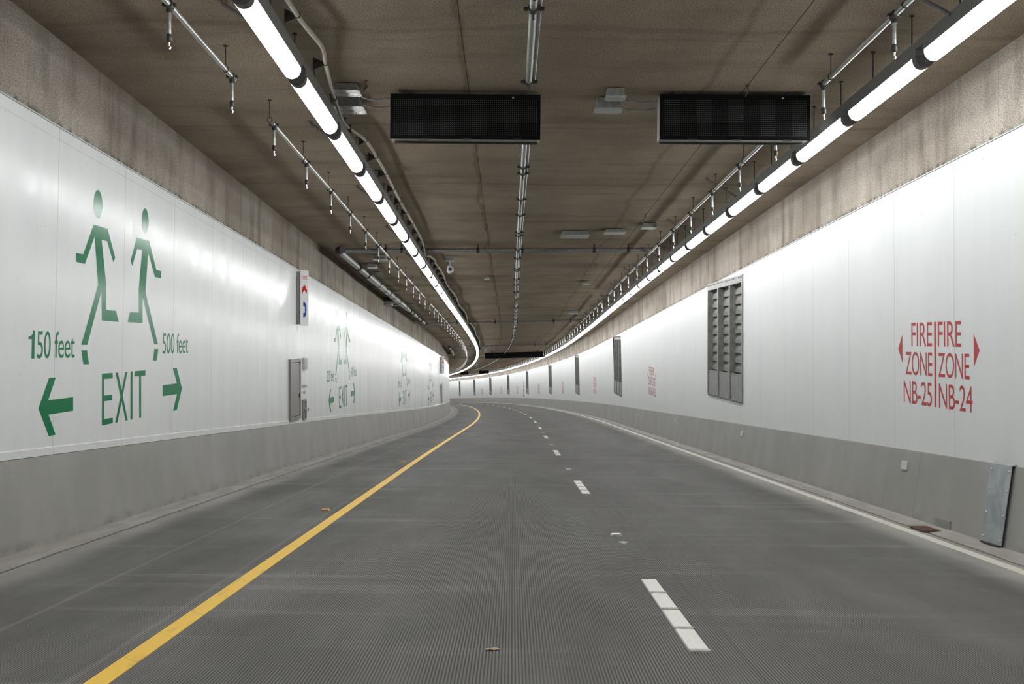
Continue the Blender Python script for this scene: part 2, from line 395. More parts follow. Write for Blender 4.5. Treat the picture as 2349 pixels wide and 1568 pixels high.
def strip(mb, prof, ss, uvf):
    """sweep an open profile [(u, v)...] (or a function of s) along the stations ss, with tunnel UVs"""
    if mb.uv is None: mb.uv = []
    n = None
    for i, s in enumerate(ss):
        pr = prof(s) if callable(prof) else prof; n = len(pr)
        if i == 0: b = len(mb.v)
        for k, (u, v) in enumerate(pr): mb.v.append(P(s, u, v)); mb.uv.append(uvf(s, u, v))
    for i in range(len(ss)-1):
        for k in range(n-1):
            q = b+i*n+k; mb.f.append((q, q+1, q+n+1, q+n))
    return mb
def structure(o): o['kind'] = 'structure'; return o
def swept_tube(s0, s1, u, v, r, n=8, step=1.0):
    k = max(2, int((s1-s0)/step)+1); fu = u if callable(u) else (lambda s: u); fv = v if callable(v) else (lambda s: v)
    pts = [P(s0+(s1-s0)*i/(k-1), fu(s0+(s1-s0)*i/(k-1)), fv(s0+(s1-s0)*i/(k-1))) for i in range(k)]
    rr = [r(s0+(s1-s0)*i/(k-1)) for i in range(k)] if callable(r) else r
    return MB().tube(pts, rr, n)

# ------------------------------------------------------------------ setting
S0, S1 = -22.0, 292.0
ALL = srange(S0, S1)
structure(strip(MB(), [(-5.87, 0), (-5.48, 0), (-3, 0), (0, 0), (3.0, 0), (3.6, 0), (3.845, .037)], ALL, lambda s, u, v: (s, u)).build('floor', M['road']))
structure(strip(MB(), [(-6.02, CE), (-3, CE), (0, CE), (2, CE), (4.03, CE)], ALL, lambda s, u, v: (s, u)).build('ceiling', M['ceil']))
structure(strip(MB(), [(-5.87, 0), (-5.945, .84), (-5.953, .875), (-5.99, .888)], ALL, lambda s, u, v: (s, v)).build('baseboard_left', M['barrier_l']))
structure(strip(MB(), [(3.845, .037), (3.955, .82), (3.963, .855), (4.01, .862)], ALL, lambda s, u, v: (s, v)).build('baseboard_right', M['barrier']))
structure(strip(MB(), [(LW+.012, .88), (LW+.012, .955), (LW, .965), (LW, 2.5), (LW, WT)], ALL, lambda s, u, v: (s, v)).build('wall_left', M['wall_l']))
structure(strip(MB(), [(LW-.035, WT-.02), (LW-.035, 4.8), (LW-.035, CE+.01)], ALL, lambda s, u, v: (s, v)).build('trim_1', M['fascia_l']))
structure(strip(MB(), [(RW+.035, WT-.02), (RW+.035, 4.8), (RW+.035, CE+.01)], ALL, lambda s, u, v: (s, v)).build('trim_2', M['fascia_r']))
structure(strip(MB(), [(LW-.04, WT), (LW+.012, WT), (LW+.012, WT-.014), (LW, WT-.014)], ALL, lambda s, u, v: (s, v)).build('trim_3', M['galv_dull']))
structure(strip(MB(), [(RW+.04, WT), (RW-.012, WT), (RW-.012, WT-.014), (RW, WT-.014)], ALL, lambda s, u, v: (s, v)).build('trim_4', M['galv_dull']))
# white wall on the right, with an opening behind every louvered vent
VENTS = [(28.45, 5.05), (60.65, 4.6), (93.0, 4.1), (124.0, 4.1), (157.1, 3.9), (187.0, 3.4), (212.6, 2.9), (232.7, 2.2), (249.0, 1.6)]
VB, VH = 1.30, 2.89
wr = MB(); cur = S0
for s0, w in VENTS:
    strip(wr, [(RW, .852), (RW, 1.5), (RW, 3), (RW, WT)], srange(cur, s0), lambda s, u, v: (s, v))
    g = lambda s, s0=s0: GRADE*(s-s0)
    ss = srange(s0, s0+w)
    strip(wr, lambda s: [(RW, .852), (RW, VB+g(s))], ss, lambda s, u, v: (s, v))
    strip(wr, lambda s: [(RW, min(VB+VH+g(s), WT-.001)), (RW, WT)], ss, lambda s, u, v: (s, v))
    cur = s0+w
strip(wr, [(RW, .852), (RW, 1.5), (RW, 3), (RW, WT)], srange(cur, S1), lambda s, u, v: (s, v))
structure(wr.build('wall_right', M['wall_r']))

# ------------------------------------------------------------------ road markings
def ribbon(s0, s1, u0, u1, h, step=.5):
    mb = MB(); return strip(mb, [(u0, .0005), (u0, h), (u1, h), (u1, .0005)], srange(s0, s1, step), lambda s, u, v: (s, u))
tag(ribbon(-10, 285, -3.42, -3.29, .004).build('edge_line', M['yellow']), 'long solid yellow line painted along the left lane edge', 'road line')
tag(ribbon(-10, 285, 3.365, 3.495, .004).build('edge_line', M['white']), 'long cracked cream edge line beside the right gutter', 'road line')
def lane_dash(s0, label, group, detailed):
    t = thing('lane_dash', label, 'road line', frame(s0+1.5, 0, 0, False), group)
    n = 4 if detailed else 1; L = 3.0/n
    for i in range(n):
        a = s0+i*L; b = a+L-(.035 if detailed else 0)
        mb = MB(); ss = [a, (a+b)/2, b]; strip(mb, [(-.064, .0005), (-.06, .009), (.06, .009), (.064, .0005)], ss, lambda s, u, v: (s, u))
        k = len(mb.v)-4; mb.f += [(0, 1, 2, 3), (k+3, k+2, k+1, k)]; mb.uv = None
        blk = mb.build('paint_block', M['dash'], t, True)
        if detailed:
            e = MB(); strip(e, [(-.066, .0006), (-.066, .0125), (.066, .0125), (.066, .0006)], [a-.012, a+.045], lambda s, u, v: (s, u)); e.f += [(0, 1, 2, 3), (7, 6, 5, 4)]; e.uv = None
            e.build('worn_ridge', M['dashend'], blk, False).matrix_parent_inverse = t.matrix_world.inverted()
    return t
dn = ['nearest white lane dash, in the right foreground', 'second white lane dash from the camera', 'third white lane dash from the camera', 'fourth white lane dash from the camera', 'fifth white lane dash from the camera', 'sixth white lane dash from the camera']
for k in range(21):
    s0 = 7.88+11.93*k
    lane_dash(s0, dn[k] if k < 6 else '%s white lane dash from the camera, small in the bend' % ORD[k] if k < 14 else 'one of the tiniest white lane dashes at the far end of the bend', 'white dashes of the lane line', k < 4)
def road_marker(s, u, mat, label, group):
    t = thing('road_marker', label, 'road marker', frame(s, u, .001, False), group)
    MB().extrude([(-.06, 0), (-.045, .018), (.045, .018), (.06, 0)], -.05, .05).build('shell', M[mat], t, bevel=.002)
    MB().face([(-.043, -.0505, .003), (.043, -.0505, .003), (.038, -.0504, .015), (-.038, -.0504, .015)]).build('reflective_face', M['reflector'] if mat == 'marker' else M['markeramber'], t)
    return t
for k in range(12):
    road_marker(14.22+11.93*k, 0, 'marker', '%s raised white marker on the dashed line, counted from the camera' % ORD[k], 'white raised lane markers')
for k in range(4):
    road_marker(16.9+11.9*k, -3.61, 'markeramber', '%s amber marker left of the yellow line, counted from the camera' % ORD[k], 'amber raised markers')
# glue patch and litter
t = thing('paper_scrap', 'crumpled brown cardboard scrap on the road in front', 'litter', frame(7.86, -1.27, .001, False, .5))
mb = MB(); nx, ny = 7, 4
for i in range(nx):
    for j in range(ny):
        x = -.045+.09*i/(nx-1); y = -.022+.044*j/(ny-1)
        mb.v.append(Vector((x, y, .004+.012*abs(math.sin(i*.9+.6))*(.6+.4*math.sin(j*1.7+i)))))
for i in range(nx-1):
    for j in range(ny-1): q = i*ny+j; mb.f.append((q, q+1, q+ny+1, q+ny))
sc = mb.build('scrap', M['card'], t); sd = sc.modifiers.new('thickness', 'SOLIDIFY'); sd.thickness = .0015
mb = MB(); mb.v = [Vector((.05*math.cos(a)*(1+.3*math.sin(3*a)), .09*math.sin(a)*(1+.2*math.cos(4*a)), .0012)) for a in [i*math.pi/8 for i in range(16)]]; mb.f = [tuple(range(16))]
o = mb.build('glue_patch', M['dashend']); o.matrix_world = frame(13.55, .02, 0, False); tag(o, 'pale glue patch left just before the nearest white marker', 'road stain')

# ------------------------------------------------------------------ wall paint helpers
def wallpoly(mb, pts, s_mid, u, lift, sgn=1):
    mb.face([P(s_mid+a, u+lift, b) for a, b in pts]); return mb
_glyph = {}
def text_mesh(txt):
    """2-D outline of built-in lettering, normalised to a unit box"""
    if txt in _glyph: return _glyph[txt]
    cu = bpy.data.curves.new('lettering', 'FONT'); cu.body = txt; cu.resolution_u = 7; cu.space_character = 0.95
    ob = bpy.data.objects.new('lettering', cu); COL.objects.link(ob)
    dg = bpy.context.evaluated_depsgraph_get(); me = ob.evaluated_get(dg).to_mesh()
    vs = [(v.co.x, v.co.y) for v in me.vertices]; fs = [tuple(p.vertices) for p in me.polygons]
    ob.evaluated_get(dg).to_mesh_clear(); bpy.data.objects.remove(ob); bpy.data.curves.remove(cu)
    x0, x1 = min(v[0] for v in vs), max(v[0] for v in vs); y0, y1 = min(v[1] for v in vs), max(v[1] for v in vs)
    vs = [((x-x0)/(x1-x0), (y-y0)/(y1-y0)) for x, y in vs]
    _glyph[txt] = (vs, fs); return _glyph[txt]
def walltext(txt, a0, a1, b0, b1, s_mid, u, lift, slope_):
    """text from along-wall a0 to a1 (left to right), bottom b0 / top b1 given at a0; rows follow true level"""
    vs, fs = text_mesh(txt); mb = MB()
    mb.v = [P(s_mid+a0+(a1-a0)*x, u+lift, b0+(b1-b0)*y+slope_*(a1-a0)*x) for x, y in vs]; mb.f = list(fs); return mb
def flat_text(txt, x0, x1, z0, z1, y):
    vs, fs = text_mesh(txt); mb = MB(); mb.v = [Vector((x0+(x1-x0)*x, y, z0+(z1-z0)*z)) for x, z in vs]; mb.f = list(fs); return mb
BODYL = [(-1.242, 3.445), (-.733, 3.461), (-.431, 3.152), (-.491, 3.089), (-.745, 3.312), (-.948, 3.303), (-.759, 2.822), (-.726, 2.503), (-.355, 2.515), (-.241, 2.388), (-.882, 2.367), (-.92, 2.706), (-1.379, 2.064), (-1.583, 2.056), (-1.042, 2.77), (-1.201, 3.313), (-1.514, 2.965), (-1.811, 2.958), (-1.817, 3.054), (-1.579, 3.066)]
SHINL = [(-1.579, 1.995), (-1.383, 2.004), (-1.31, 1.849), (-1.496, 1.842)]
BODYR = [(.451, 3.508), (1.012, 3.524), (1.368, 3.18), (1.61, 3.188), (1.616, 3.091), (1.312, 3.079), (.966, 3.375), (.875, 2.844), (1.509, 2.186), (1.327, 2.179), (.747, 2.766), (.767, 2.433), (.125, 2.407), (.21, 2.537), (.592, 2.557), (.574, 2.85), (.693, 3.375), (.471, 3.36), (.273, 3.123), (.2, 3.183)]
SHINR = [(1.336, 2.118), (1.53, 2.125), (1.465, 1.965), (1.284, 1.96)]
ARRL = [(-2.83, 1.364), (-2.554, 1.676), (-2.358, 1.683), (-2.562, 1.445), (-1.811, 1.477), (-1.801, 1.328), (-2.544, 1.296), (-2.326, 1.082), (-2.524, 1.074)]
ARRR = [(1.777, 1.634), (2.527, 1.667), (2.29, 1.881), (2.505, 1.889), (2.807, 1.598), (2.549, 1.288), (2.334, 1.274), (2.536, 1.515), (1.786, 1.485)]
EXIT = [[(-.839, 1.748), (-.439, 1.764), (-.435, 1.699), (-.763, 1.687), (-.751, 1.493), (-.446, 1.503), (-.442, 1.438), (-.747, 1.426), (-.734, 1.218), (-.403, 1.228), (-.399, 1.163), (-.807, 1.142)],
        [(-.328, 1.768), (-.234, 1.773), (.199, 1.183), (.115, 1.18)], [(.063, 1.784), (.15, 1.788), (-.217, 1.168), (-.306, 1.165)],
        [(.282, 1.793), (.361, 1.798), (.395, 1.193), (.315, 1.192)],
        [(.458, 1.801), (.928, 1.822), (.932, 1.756), (.739, 1.749), (.775, 1.208), (.695, 1.206), (.659, 1.744), (.462, 1.736)]]
def exit_marking(sm, ta, tb, label):
    t = thing('exit_marking', label, 'wall marking', frame(sm, LW+.003, 1.5), 'green exit markings on the left wall'); L = .0015; m = M['green']
    def circ(cx, cy, rx, ry): return [(cx+rx*math.cos(2*math.pi*i/28), cy+ry*math.sin(2*math.pi*i/28)) for i in range(28)]
    for hc, body, shin in (((-1.10, 3.698), BODYL, SHINL), ((.808, 3.766), BODYR, SHINR)):
        mb = wallpoly(MB(), body, sm, LW, L); wallpoly(mb, shin, sm, LW, L); fig = mb.build('running_figure', m, t, True)
        wallpoly(MB(), circ(*hc, .157, .163), sm, LW, L).build('head', m, fig, False).matrix_parent_inverse = t.matrix_world.inverted()
    for ar in (ARRL, ARRR): wallpoly(MB(), ar, sm, LW, L).build('arrow', m, t, True)
    mb = MB()
    for k, q in enumerate(EXIT): wallpoly(mb, q, sm, LW, L+.0003*k)
    mb.build('exit_lettering', m, t, True)
    if ta[0] == '1':
        q = walltext(ta[1:], -2.91, -1.79, 1.865, 2.145, sm, LW, L, GRADE); X = lambda a, b: P(sm-3.14+a, LW+L, 1.857+b+GRADE*a)
        q.face([X(.09, 0), X(.165, 0), X(.165, .283), (X(.12, .283)), X(.10, .245), X(.06, .225), X(0, .222), X(0, .195), X(.09, .195)])
        q.build('distance_lettering', m, t, True)
    else: walltext(ta, -3.14, -1.79, 1.857, 2.145, sm, LW, L, GRADE).build('distance_lettering', m, t, True)
    walltext(tb, 1.74, 3.13, 2.064, 2.352, sm, LW, L, GRADE).build('distance_lettering', m, t, True)
    return t
exit_marking(15.80, '150 feet', '500 feet', 'green running-figures exit marking reading 150 feet and 500 feet, nearest')
exit_marking(36.35, '220 feet', '430 feet', 'green exit marking reading 220 feet and 430 feet, beyond the fire phone cabinet')
exit_marking(56.5, '290 feet', '360 feet', 'small green exit marking, third along the left white wall')
exit_marking(75.4, '360 feet', '290 feet', 'faint farthest green exit marking before the distant fire sign')
def zone_marking(sm, a, b, label):
    t = thing('zone_marking', label, 'wall marking', frame(sm, RW-.003, 1.9), 'red fire zone markings on the right wall'); L = -.0015; m = M['red']; g = -GRADE
    for txt, a0, a1, b0, b1 in (('FIRE', .933, .123, 2.197, 2.495), ('FIRE', -.085, -.893, 2.158, 2.456), ('ZONE', 1.18, .122, 1.834, 2.133), ('ZONE', -.098, -1.15, 1.788, 2.084), (a, 1.263, .14, 1.467, 1.765), (b, -.117, -1.242, 1.422, 1.716)):
        walltext(txt, a0, a1, b0, b1, sm, RW, L, GRADE).build('zone_lettering', m, t, True)
    wallpoly(MB(), [(.045, 2.462), (-.021, 2.46), (-.021, 1.425), (.045, 1.427)], sm, RW, L).build('dividing_bar', m, t, True)
    wallpoly(MB(), [(1.495, 2.18), (1.312, 2.363), (1.309, 1.985)], sm, RW, L).build('arrowhead', m, t, True)
    wallpoly(MB(), [(-1.284, 2.265), (-1.464, 2.07), (-1.289, 1.889)], sm, RW, L).build('arrowhead', m, t, True)
for k, sm in enumerate((15.55, 47.3, 79.2, 110.85, 142, 174.6, 199.1, 224.7)):
    zone_marking(sm, 'NB-%d' % (25+k), 'NB-%d' % (24+k), ('large red fire zone marking NB-25 and NB-24 at the right' if k == 0 else 'red fire zone marking between the first and second louvered vents' if k == 1 else 'faint red fire zone marking just before the %s louvered vent from the camera' % ORD[k] if k < 8 else ''))

# ------------------------------------------------------------------ louvered vents in the right wall
def vent(s0, w, label, near):
    t = thing('louvered_vent', label, 'vent', frame(s0, RW, VB), 'louvered vents in the right wall'); H = VH; D = .17; g = M['ventsteel']
    sw, mw = w*.022, w*.034
    ys = [(0, sw), (w/3-mw/2, w/3+mw/2), (2*w/3-mw/2, 2*w/3+mw/2), (w-sw, w)]
    fr = MB().box(-.025, D, 0, w, H-.17, H).box(-.02, D, 0, w, 0, .055)
    for y0, y1 in ys: fr.box(-.03, D, y0, y1, .055, H-.17)
    f = fr.build('frame', g, t)
    bt = MB()
    for i in range(26): bt.dome((-.0255, w*(i+.5)/26, H-.05), .017, (-1, 0, 0), 6)
    for i in range(30): bt.dome((-.0205, w*(i+.5)/30, .03), .018, (-1, 0, 0), 6)
    if near:
        for y0, y1 in ys:
            for k in range(9): bt.dome((-.0305, (y0+y1)/2, .3+k*.27), .010, (-1, 0, 0), 6)
    bt.build('bolts', M['clamp'], f)
    MB().box(D-.012, D, sw*.5, w-sw*.5, .06, H-.18).build('back_plate', M['rail'], t)
    for b in range(3):
        y0, y1 = ys[b][1], ys[b+1][0]
        p = MB().box(-.008, .02, y0, y1, .055, .66)
        p.build('lower_panel', g, t)
        if near:
            q = MB()
            for i in range(8): q.dome((-.0085, y0+(y1-y0)*(i+.5)/8, .62), .011, (-1, 0, 0), 6)
            q.build('rivets', M['clamp'], t)
        MB().box(.06, D-.012, y1-w*.012, y1, .66, H-.17).build('jamb_strip', g, t)
        n = 9; zz = [.68+i*(H-.17-.68)/n for i in range(n)]; pitch = (H-.17-.68)/n; one = MB()
        for z in zz:
            bl = MB() if near else one
            bl.extrude([(.085, z), (.085, z+pitch*.40), (.10, z+pitch*.42), (.148, z+pitch*.98), (.155, z+pitch*.98), (.155, z)], y0, y1)
            if near: bl.build('blade', M['ventdark'], t)
        if not near: one.build('blade_stack', M['rail'], t)
    return t
vl = ['largest louvered steel vent in the right wall, nearest the camera'] + ['%s louvered steel vent along the right wall, counted from the camera' % ORD[k] for k in range(1, 9)]
for k, (s0, w) in enumerate(VENTS): vent(s0, w, vl[k], k == 0)

# ------------------------------------------------------------------ lamp rows
def U_prof(r, h, n=12): return [(r, h)]+[(r*math.cos(-math.pi*k/n), r*math.sin(-math.pi*k/n)) for k in range(n+1)]+[(-r, h)]
LL = 2.44
def lamp_proto():
    t = thing('tunnel_lamp', 'x', 'lamp', Matrix(), 'x')
    MB().box(-.092, .092, -LL/2, LL/2, .0205, .085).build('housing', M['rail'], t)
    for a, b in ((-LL/2+.12, .064), (.076, LL/2-.02)):
        MB().extrude(U_prof(.088, .02), a, b, caps=False).build('diffuser', M['lamp'], t)
    for a, b in ((-LL/2, -LL/2+.12), (LL/2-.02, LL/2)):
        MB().extrude(U_prof(.0875, .03), a, b).build('end_cap', M['cap'], t)
    MB().extrude(U_prof(.0895, .019), .064, .076).build('seam_ring', M['cap'], t)
    return t
LROW = dict(u=-3.385, v=4.752, s0=12.78, p=2.705); RROW = dict(u=2.742, v=4.785, s0=11.98, p=2.66)
proto = lamp_proto(); index_children(); first = True
for row, nm in ((LROW, 'left'), (RROW, 'right')):
    k0 = -8; c = 0
    while True:
        s = row['s0']+row['p']*(k0+.5); k0 += 1
        if s > 276: break
        if s+LL/2 < 10.4: lab, gr = 'lit tube lamp of the %s row, above and behind the camera' % nm, 'lamps of the %s row outside the frame' % nm
        else:
            lab, gr = ('%s lit tube lamp from the near end of the %s row' % (ORD[c], nm), 'lit tube lamps of the %s row' % nm) if c < 34 else ('small lit tube lamp in the far bend of the %s row' % nm, 'lit tube lamps of the %s row in the far bend' % nm); c += 1
        mw = frame(s, row['u'], row['v'], False)
        if first: proto.matrix_world = mw; proto['label'] = lab; proto['group'] = gr; first = False
        else: dup_tree(proto, mw, lab, gr)
def rail(row, nm, label):
    a, b = -9.0, 277.0; u, v = row['u'], row['v']
    t = thing('lamp_rail', label, 'lamp rail', frame(12, u, v, False), 'lamp rails')
    mb = MB(); strip(mb, [(u-.085, v+.088), (u+.085, v+.088), (u+.085, v+.165), (u-.085, v+.165), (u-.085, v+.088)], srange(a, b, 1.0, 2.0), lambda s, u, v: (s, v)); mb.uv = None
    mb.build('channel', M['rail'], t, True)
    inv = t.matrix_world.inverted()
    rod = None; s = row['s0']-2*row['p']+.35; n = 0
    while s < 130 and n < 96:
        if rod is None:
            rod = MB().tube([(0, 0, 0), (0, 0, CE-v-.165)], .007, 5).dome((0, 0, CE-v-.175), .03, (0, 0, 1), 6, .3).build('hanger_rod', M['clamp'], t); c = rod
        else: c = rod.copy(); COL.objects.link(c); c.parent = t
        c.matrix_parent_inverse = inv; c.matrix_basis = frame(s, u+(-.06 if nm == 'left' else -.05), v+.165)
        s += row['p']/2; n += 1
    br = None; s = row['s0']-row['p']*.5+.5; n = 0
    while s < 70:
        if br is None:
            sg = -1
            br = MB().tube([(0, 0, .05), (sg*.48, .12, CE-v-.12)], .022, 6).tube([(sg*.48, .12, CE-v-.14), (sg*.48, .12, CE-v-.085)], .012, 5).dome((sg*.48, .12, CE-v-.10), .05, (0, 0, 1), 6, .4).build('sway_brace', M['rail'], t); c = br
        else: c = br.copy(); COL.objects.link(c); c.parent = t
        c.matrix_parent_inverse = inv; c.matrix_basis = frame(s, u-.085, v+.09)
        s += row['p']*2
rail(LROW, 'left', 'long dark rail carrying the left lamp row'); rail(RROW, 'right', 'long dark rail carrying the right lamp row')

# ------------------------------------------------------------------ sprinkler pipes
ZP = 31.9
def drop_proto(t, inv):
    d = MB().tube([(0, 0, -.02), (0, 0, -.27)], .0185, 8).build('drop_pipe', M['galv'], t)
    MB().tube([(0, 0, -.262), (0, 0, -.275), (0, 0, -.325), (0, 0, -.335)], [.02, .027, .027, .016], 8).build('reducer', M['clamp'], d)
    MB().tube([(0, 0, -.335), (0, 0, -.365), (.012, 0, -.38), (0, 0, -.395)], [.012, .009, .007, .012], 6).build('spray_head', M['stainless'], d)
    return d
def sprinkler_run(s_first, n, p, u, v, label, near):
    t = thing('sprinkler_pipe', label, 'pipe', frame(s_first, u, v), 'sprinkler pipe runs'); inv = t.matrix_world.inverted()
    a, b = s_first-.12, s_first+(n-1)*p+.12
    swept_tube(a, b, u, v, .027, 8, 1.5).build('main_pipe', M['galv'], t, True, True)
    d0 = None
    for i in range(n):
        mw = frame(s_first+i*p, u, v)
        if d0 is None: d0 = drop_proto(t, inv); d0['tmp'] = 1; ks = [c for c in COL.objects if c.parent == d0]; d = d0
        else:
            d = d0.copy(); COL.objects.link(d)
            for k in ks: c = k.copy(); COL.objects.link(c); c.parent = d
        d.parent = t; d.matrix_parent_inverse = inv; d.matrix_basis = mw
        if near:
            if i == 0:
                c0 = MB().tube([(0, -.05, 0), (0, .05, 0)], .042, 8).box(-.062, .062, -.02, .02, -.014, .014).tube([(0, 0, -.02), (0, 0, -.07)], .03, 8).build('coupling', M['clamp'], t); cc = c0
                h0 = MB().tube([(0, 0, .03), (0, 0, CE-v)], .006, 5).dome((0, 0, CE-v-.012), .03, (0, 0, 1), 6, .3).tube([(.032*math.cos(a_), 0, .032*math.sin(a_)) for a_ in [x*math.pi/4 for x in range(9)]], .005, 4).build('hanger', M['clamp'], t); hh = h0
            else:
                cc = c0.copy(); COL.objects.link(cc); hh = h0.copy(); COL.objects.link(hh)
            for o, ds in ((cc, 0), (hh, -.32)):
                o.parent = t; o.matrix_parent_inverse = inv; o.matrix_basis = frame(s_first+i*p+ds, u, v)
    if 'tmp' in d0: del d0['tmp']
    for o in COL.objects:
        if 'tmp' in o: del o['tmp']
for k in range(-1, 8):
    far = k > 3
    for u, v, s0, p, side in ((-4.27, 5.005, 16.47, 2.66, 'left'), (2.262, 5.01, 16.62, 2.60, 'right')):
        sf = s0+ZP*k; n = 12
        if k == -1: sf, n = (11.34-2.6*2, 4) if side == 'left' else (11.43-2.58*2, 4)
        pp = 2.6 if k == -1 else p
        if k == -1: nm = 'short sprinkler pipe above the %s lamps at the top of the frame' % side if side == 'left' else 'short sprinkler pipe at the top right, ending before the right message sign'
        else: nm = '%s full sprinkler pipe run along the %s lamp row, counted from the camera' % (ORD[k], side)
        sprinkler_run(sf, n, pp, u, v, nm, k < 2)
def centre_run(a, b, label):
    u, v = -1.01, 5.0
    t = thing('drain_pipe', label, 'pipe', frame(a, u, v), 'pipes down the middle of the ceiling'); inv = t.matrix_world.inverted()
    swept_tube(a, b, u, v, .036, 8, 1.5).build('main_pipe', M['galv'], t, True, True)
    swept_tube(a, b-.05, u+.062, v+.03, .017, 6, 1.5).build('branch_tube', M['galv'], t, True, True)
    c0 = None; s = a+.08; i = 0
    while s < b and s < 115:
        if c0 is None:
            c0 = MB().tube([(0, -.045, 0), (0, .045, 0)], .05, 8).box(-.085, .1, -.015, .015, -.02, .014).tube([(0, 0, -.04), (0, 0, -.10)], .012, 6).build('coupling', M['clamp'], t); c = c0
            h0 = MB().tube([(0, .09, .03), (0, .09, CE-v)], .007, 5).build('hanger', M['clamp'], t); h = h0
        else: c = c0.copy(); COL.objects.link(c); h = h0.copy(); COL.objects.link(h)
        for o in (c, h): o.parent = t; o.matrix_parent_inverse = inv; o.matrix_basis = frame(s, u, v)
        s += 2.7 if i % 2 == 0 else .55 if i % 4 == 1 else 2.0; i += 1
centre_run(8.0, 14.1, 'short ceiling pipe before the left message sign at the top')
centre_run(16.6, 46.5, 'long central ceiling pipe beyond the left message sign')
centre_run(48.2, 79.0, 'second long central ceiling pipe, past the first cross main')
centre_run(80.2, 110.3, 'third central ceiling pipe, ending at the wide far message sign')
centre_run(112.5, 190.0, 'farthest central ceiling pipe beyond the wide message sign')

# ------------------------------------------------------------------ fire mains across the ceiling and along the left corner
def main_pipe(sa, sb, label, bulge):
    v = 5.11; uc = -5.48
    t = thing('fire_main', label, 'pipe', frame(sa, uc, v), 'fire mains'); inv = t.matrix_world.inverted()
    for s, nm in ((sa, 'cross_pipe'), (sb, 'cross_pipe')):
        MB().tube([P(s-.0, uc+(2.41-uc)*i/8, v) for i in range(9)], .055, 10).build(nm, M['main'], t, True, True)
    cl = None
    for s in (sa, sb):
        for u in (-4.3, -3.9, -2.0, -.9, .9, 1.75):
            if cl is None:
                cl = MB().tube([(-.035, 0, 0), (.035, 0, 0)], .068, 8).box(-.02, .02, -.02, .02, .06, CE-v).build('pipe_hanger', M['clamp'], t); c = cl
            else: c = cl.copy(); COL.objects.link(c)
            c.parent = t; c.matrix_parent_inverse = inv; c.matrix_basis = frame(s, u, v)
    R = lambda s: .078 if s < sa+6.5 else (.105 if s < bulge else .078 if s < sb-5 else .06)
    swept_tube(sa+.1, sb, uc, v, R, 10, .75).build('long_pipe', M['galv_dull'], t, True, True)
    MB().tube([P(sa-.15, uc+.12, v), P(sa-.02, uc+.02, v), P(sa+.25, uc, v)], [.085, .10, .088], 10).build('elbow', M['clamp'], t, True, True)
    MB().tube([P(sb, uc+.1, v), P(sb-.05, uc, v), P(sb-.3, uc, v)], [.062, .07, .066], 10).build('elbow', M['clamp'], t, True, True)
    cc = None; L = sb-sa
    for f in (.13, .2, .3, .36, .41, .46, .53, .62, .70, .74, .82, .9):
        s = sa+f*L
        if cc is None: cc = MB().tube([(0, -.04, 0), (0, .04, 0)], .118, 10).box(-.15, .15, -.02, .02, -.02, .02).build('coupling', M['clamp'], t); c = cc
        else: c = cc.copy(); COL.objects.link(c)
        c.parent = t; c.matrix_parent_inverse = inv; c.matrix_basis = frame(s, uc, v)
    bb = None
    for f in (.2, .42, .62, .86):
        if bb is None: bb = MB().tube([(0, 0, .06), (.35, .5, CE-v-.02)], .02, 6).tube([(-.02, .1, 0), (-.02, .1, CE-v)], .012, 5).build('sway_brace', M['clamp'], t); c = bb
        else: c = bb.copy(); COL.objects.link(c)
        c.parent = t; c.matrix_parent_inverse = inv; c.matrix_basis = frame(sa+f*L, uc, v)
    s = sa+L*.52
    MB().tube([P(s, uc, v-.02), P(s, uc-.3, v-.03), P(s, LW-.04, v-.03)], .10, 10).build('wall_branch', M['main'], t, True, True)
    MB().tube([P(s+1.2, uc, v-.06), P(s+1.2, LW-.04, v-.1)], .05, 8).build('wall_branch', M['main'], t, True, True)
    MB().box(-.06, .16, -.25, .25, -.17, .13).build('valve_body', M['galv_dull'], t, bevel=.02).matrix_basis = inv @ frame(s+.3, uc-.38, v)
main_pipe(31.8, 63.5, 'large fire main crossing the ceiling and running along the left corner', 52.5)
main_pipe(95.0, 127.0, 'small far fire main in the left ceiling corner near the bend', 115.0)

# ------------------------------------------------------------------ power cables beside the left lamps
def cable(pts, label, s_brackets):
    t = thing('power_cable', label, 'cable', frame(pts[0][0], pts[0][1], pts[0][2]), 'cables beside the left lamp row'); inv = t.matrix_world.inverted()
    # smooth the control points
    q = []
    for i in range(len(pts)-1):
        p0, p1, p2, p3 = pts[max(i-1, 0)], pts[i], pts[i+1], pts[min(i+2, len(pts)-1)]
        for k in range(5):
            x = k/5; q.append(tuple(.5*(2*p1[j]+(p2[j]-p0[j])*x+(2*p0[j]-5*p1[j]+4*p2[j]-p3[j])*x*x+(3*p1[j]-p0[j]-3*p2[j]+p3[j])*x**3) for j in range(3)))
    q.append(pts[-1])
    MB().tube([P(*p) for p in q], .023, 8).build('sheath', M['cable'], t, True, True)
    for s in s_brackets:
        u = interp(s, [p[0] for p in pts], [p[1] for p in pts]); v = interp(s, [p[0] for p in pts], [p[2] for p in pts])
        b = MB(); w = LROW['u']+.10-u
        b.v = [Vector(x) for x in ((w, 0, .06), (w, 0, -.07), (-.02, 0, -.032), (-.02, 0, .012), (w, .006, .06), (w, .006, -.07), (-.02, .006, -.032), (-.02, .006, .012))]
        b.f = [(0, 1, 2, 3), (7, 6, 5, 4), (0, 4, 5, 1), (1, 5, 6, 2), (2, 6, 7, 3), (3, 7, 4, 0)]
        b.tube([(.027*math.cos(a), .003, .027*math.sin(a)) for a in [x*math.pi/5 for x in range(11)]], .006, 4, False)
        o = b.build('bracket', M['clamp'], t); o.matrix_parent_inverse = inv; o.matrix_basis = frame(s, u, v)
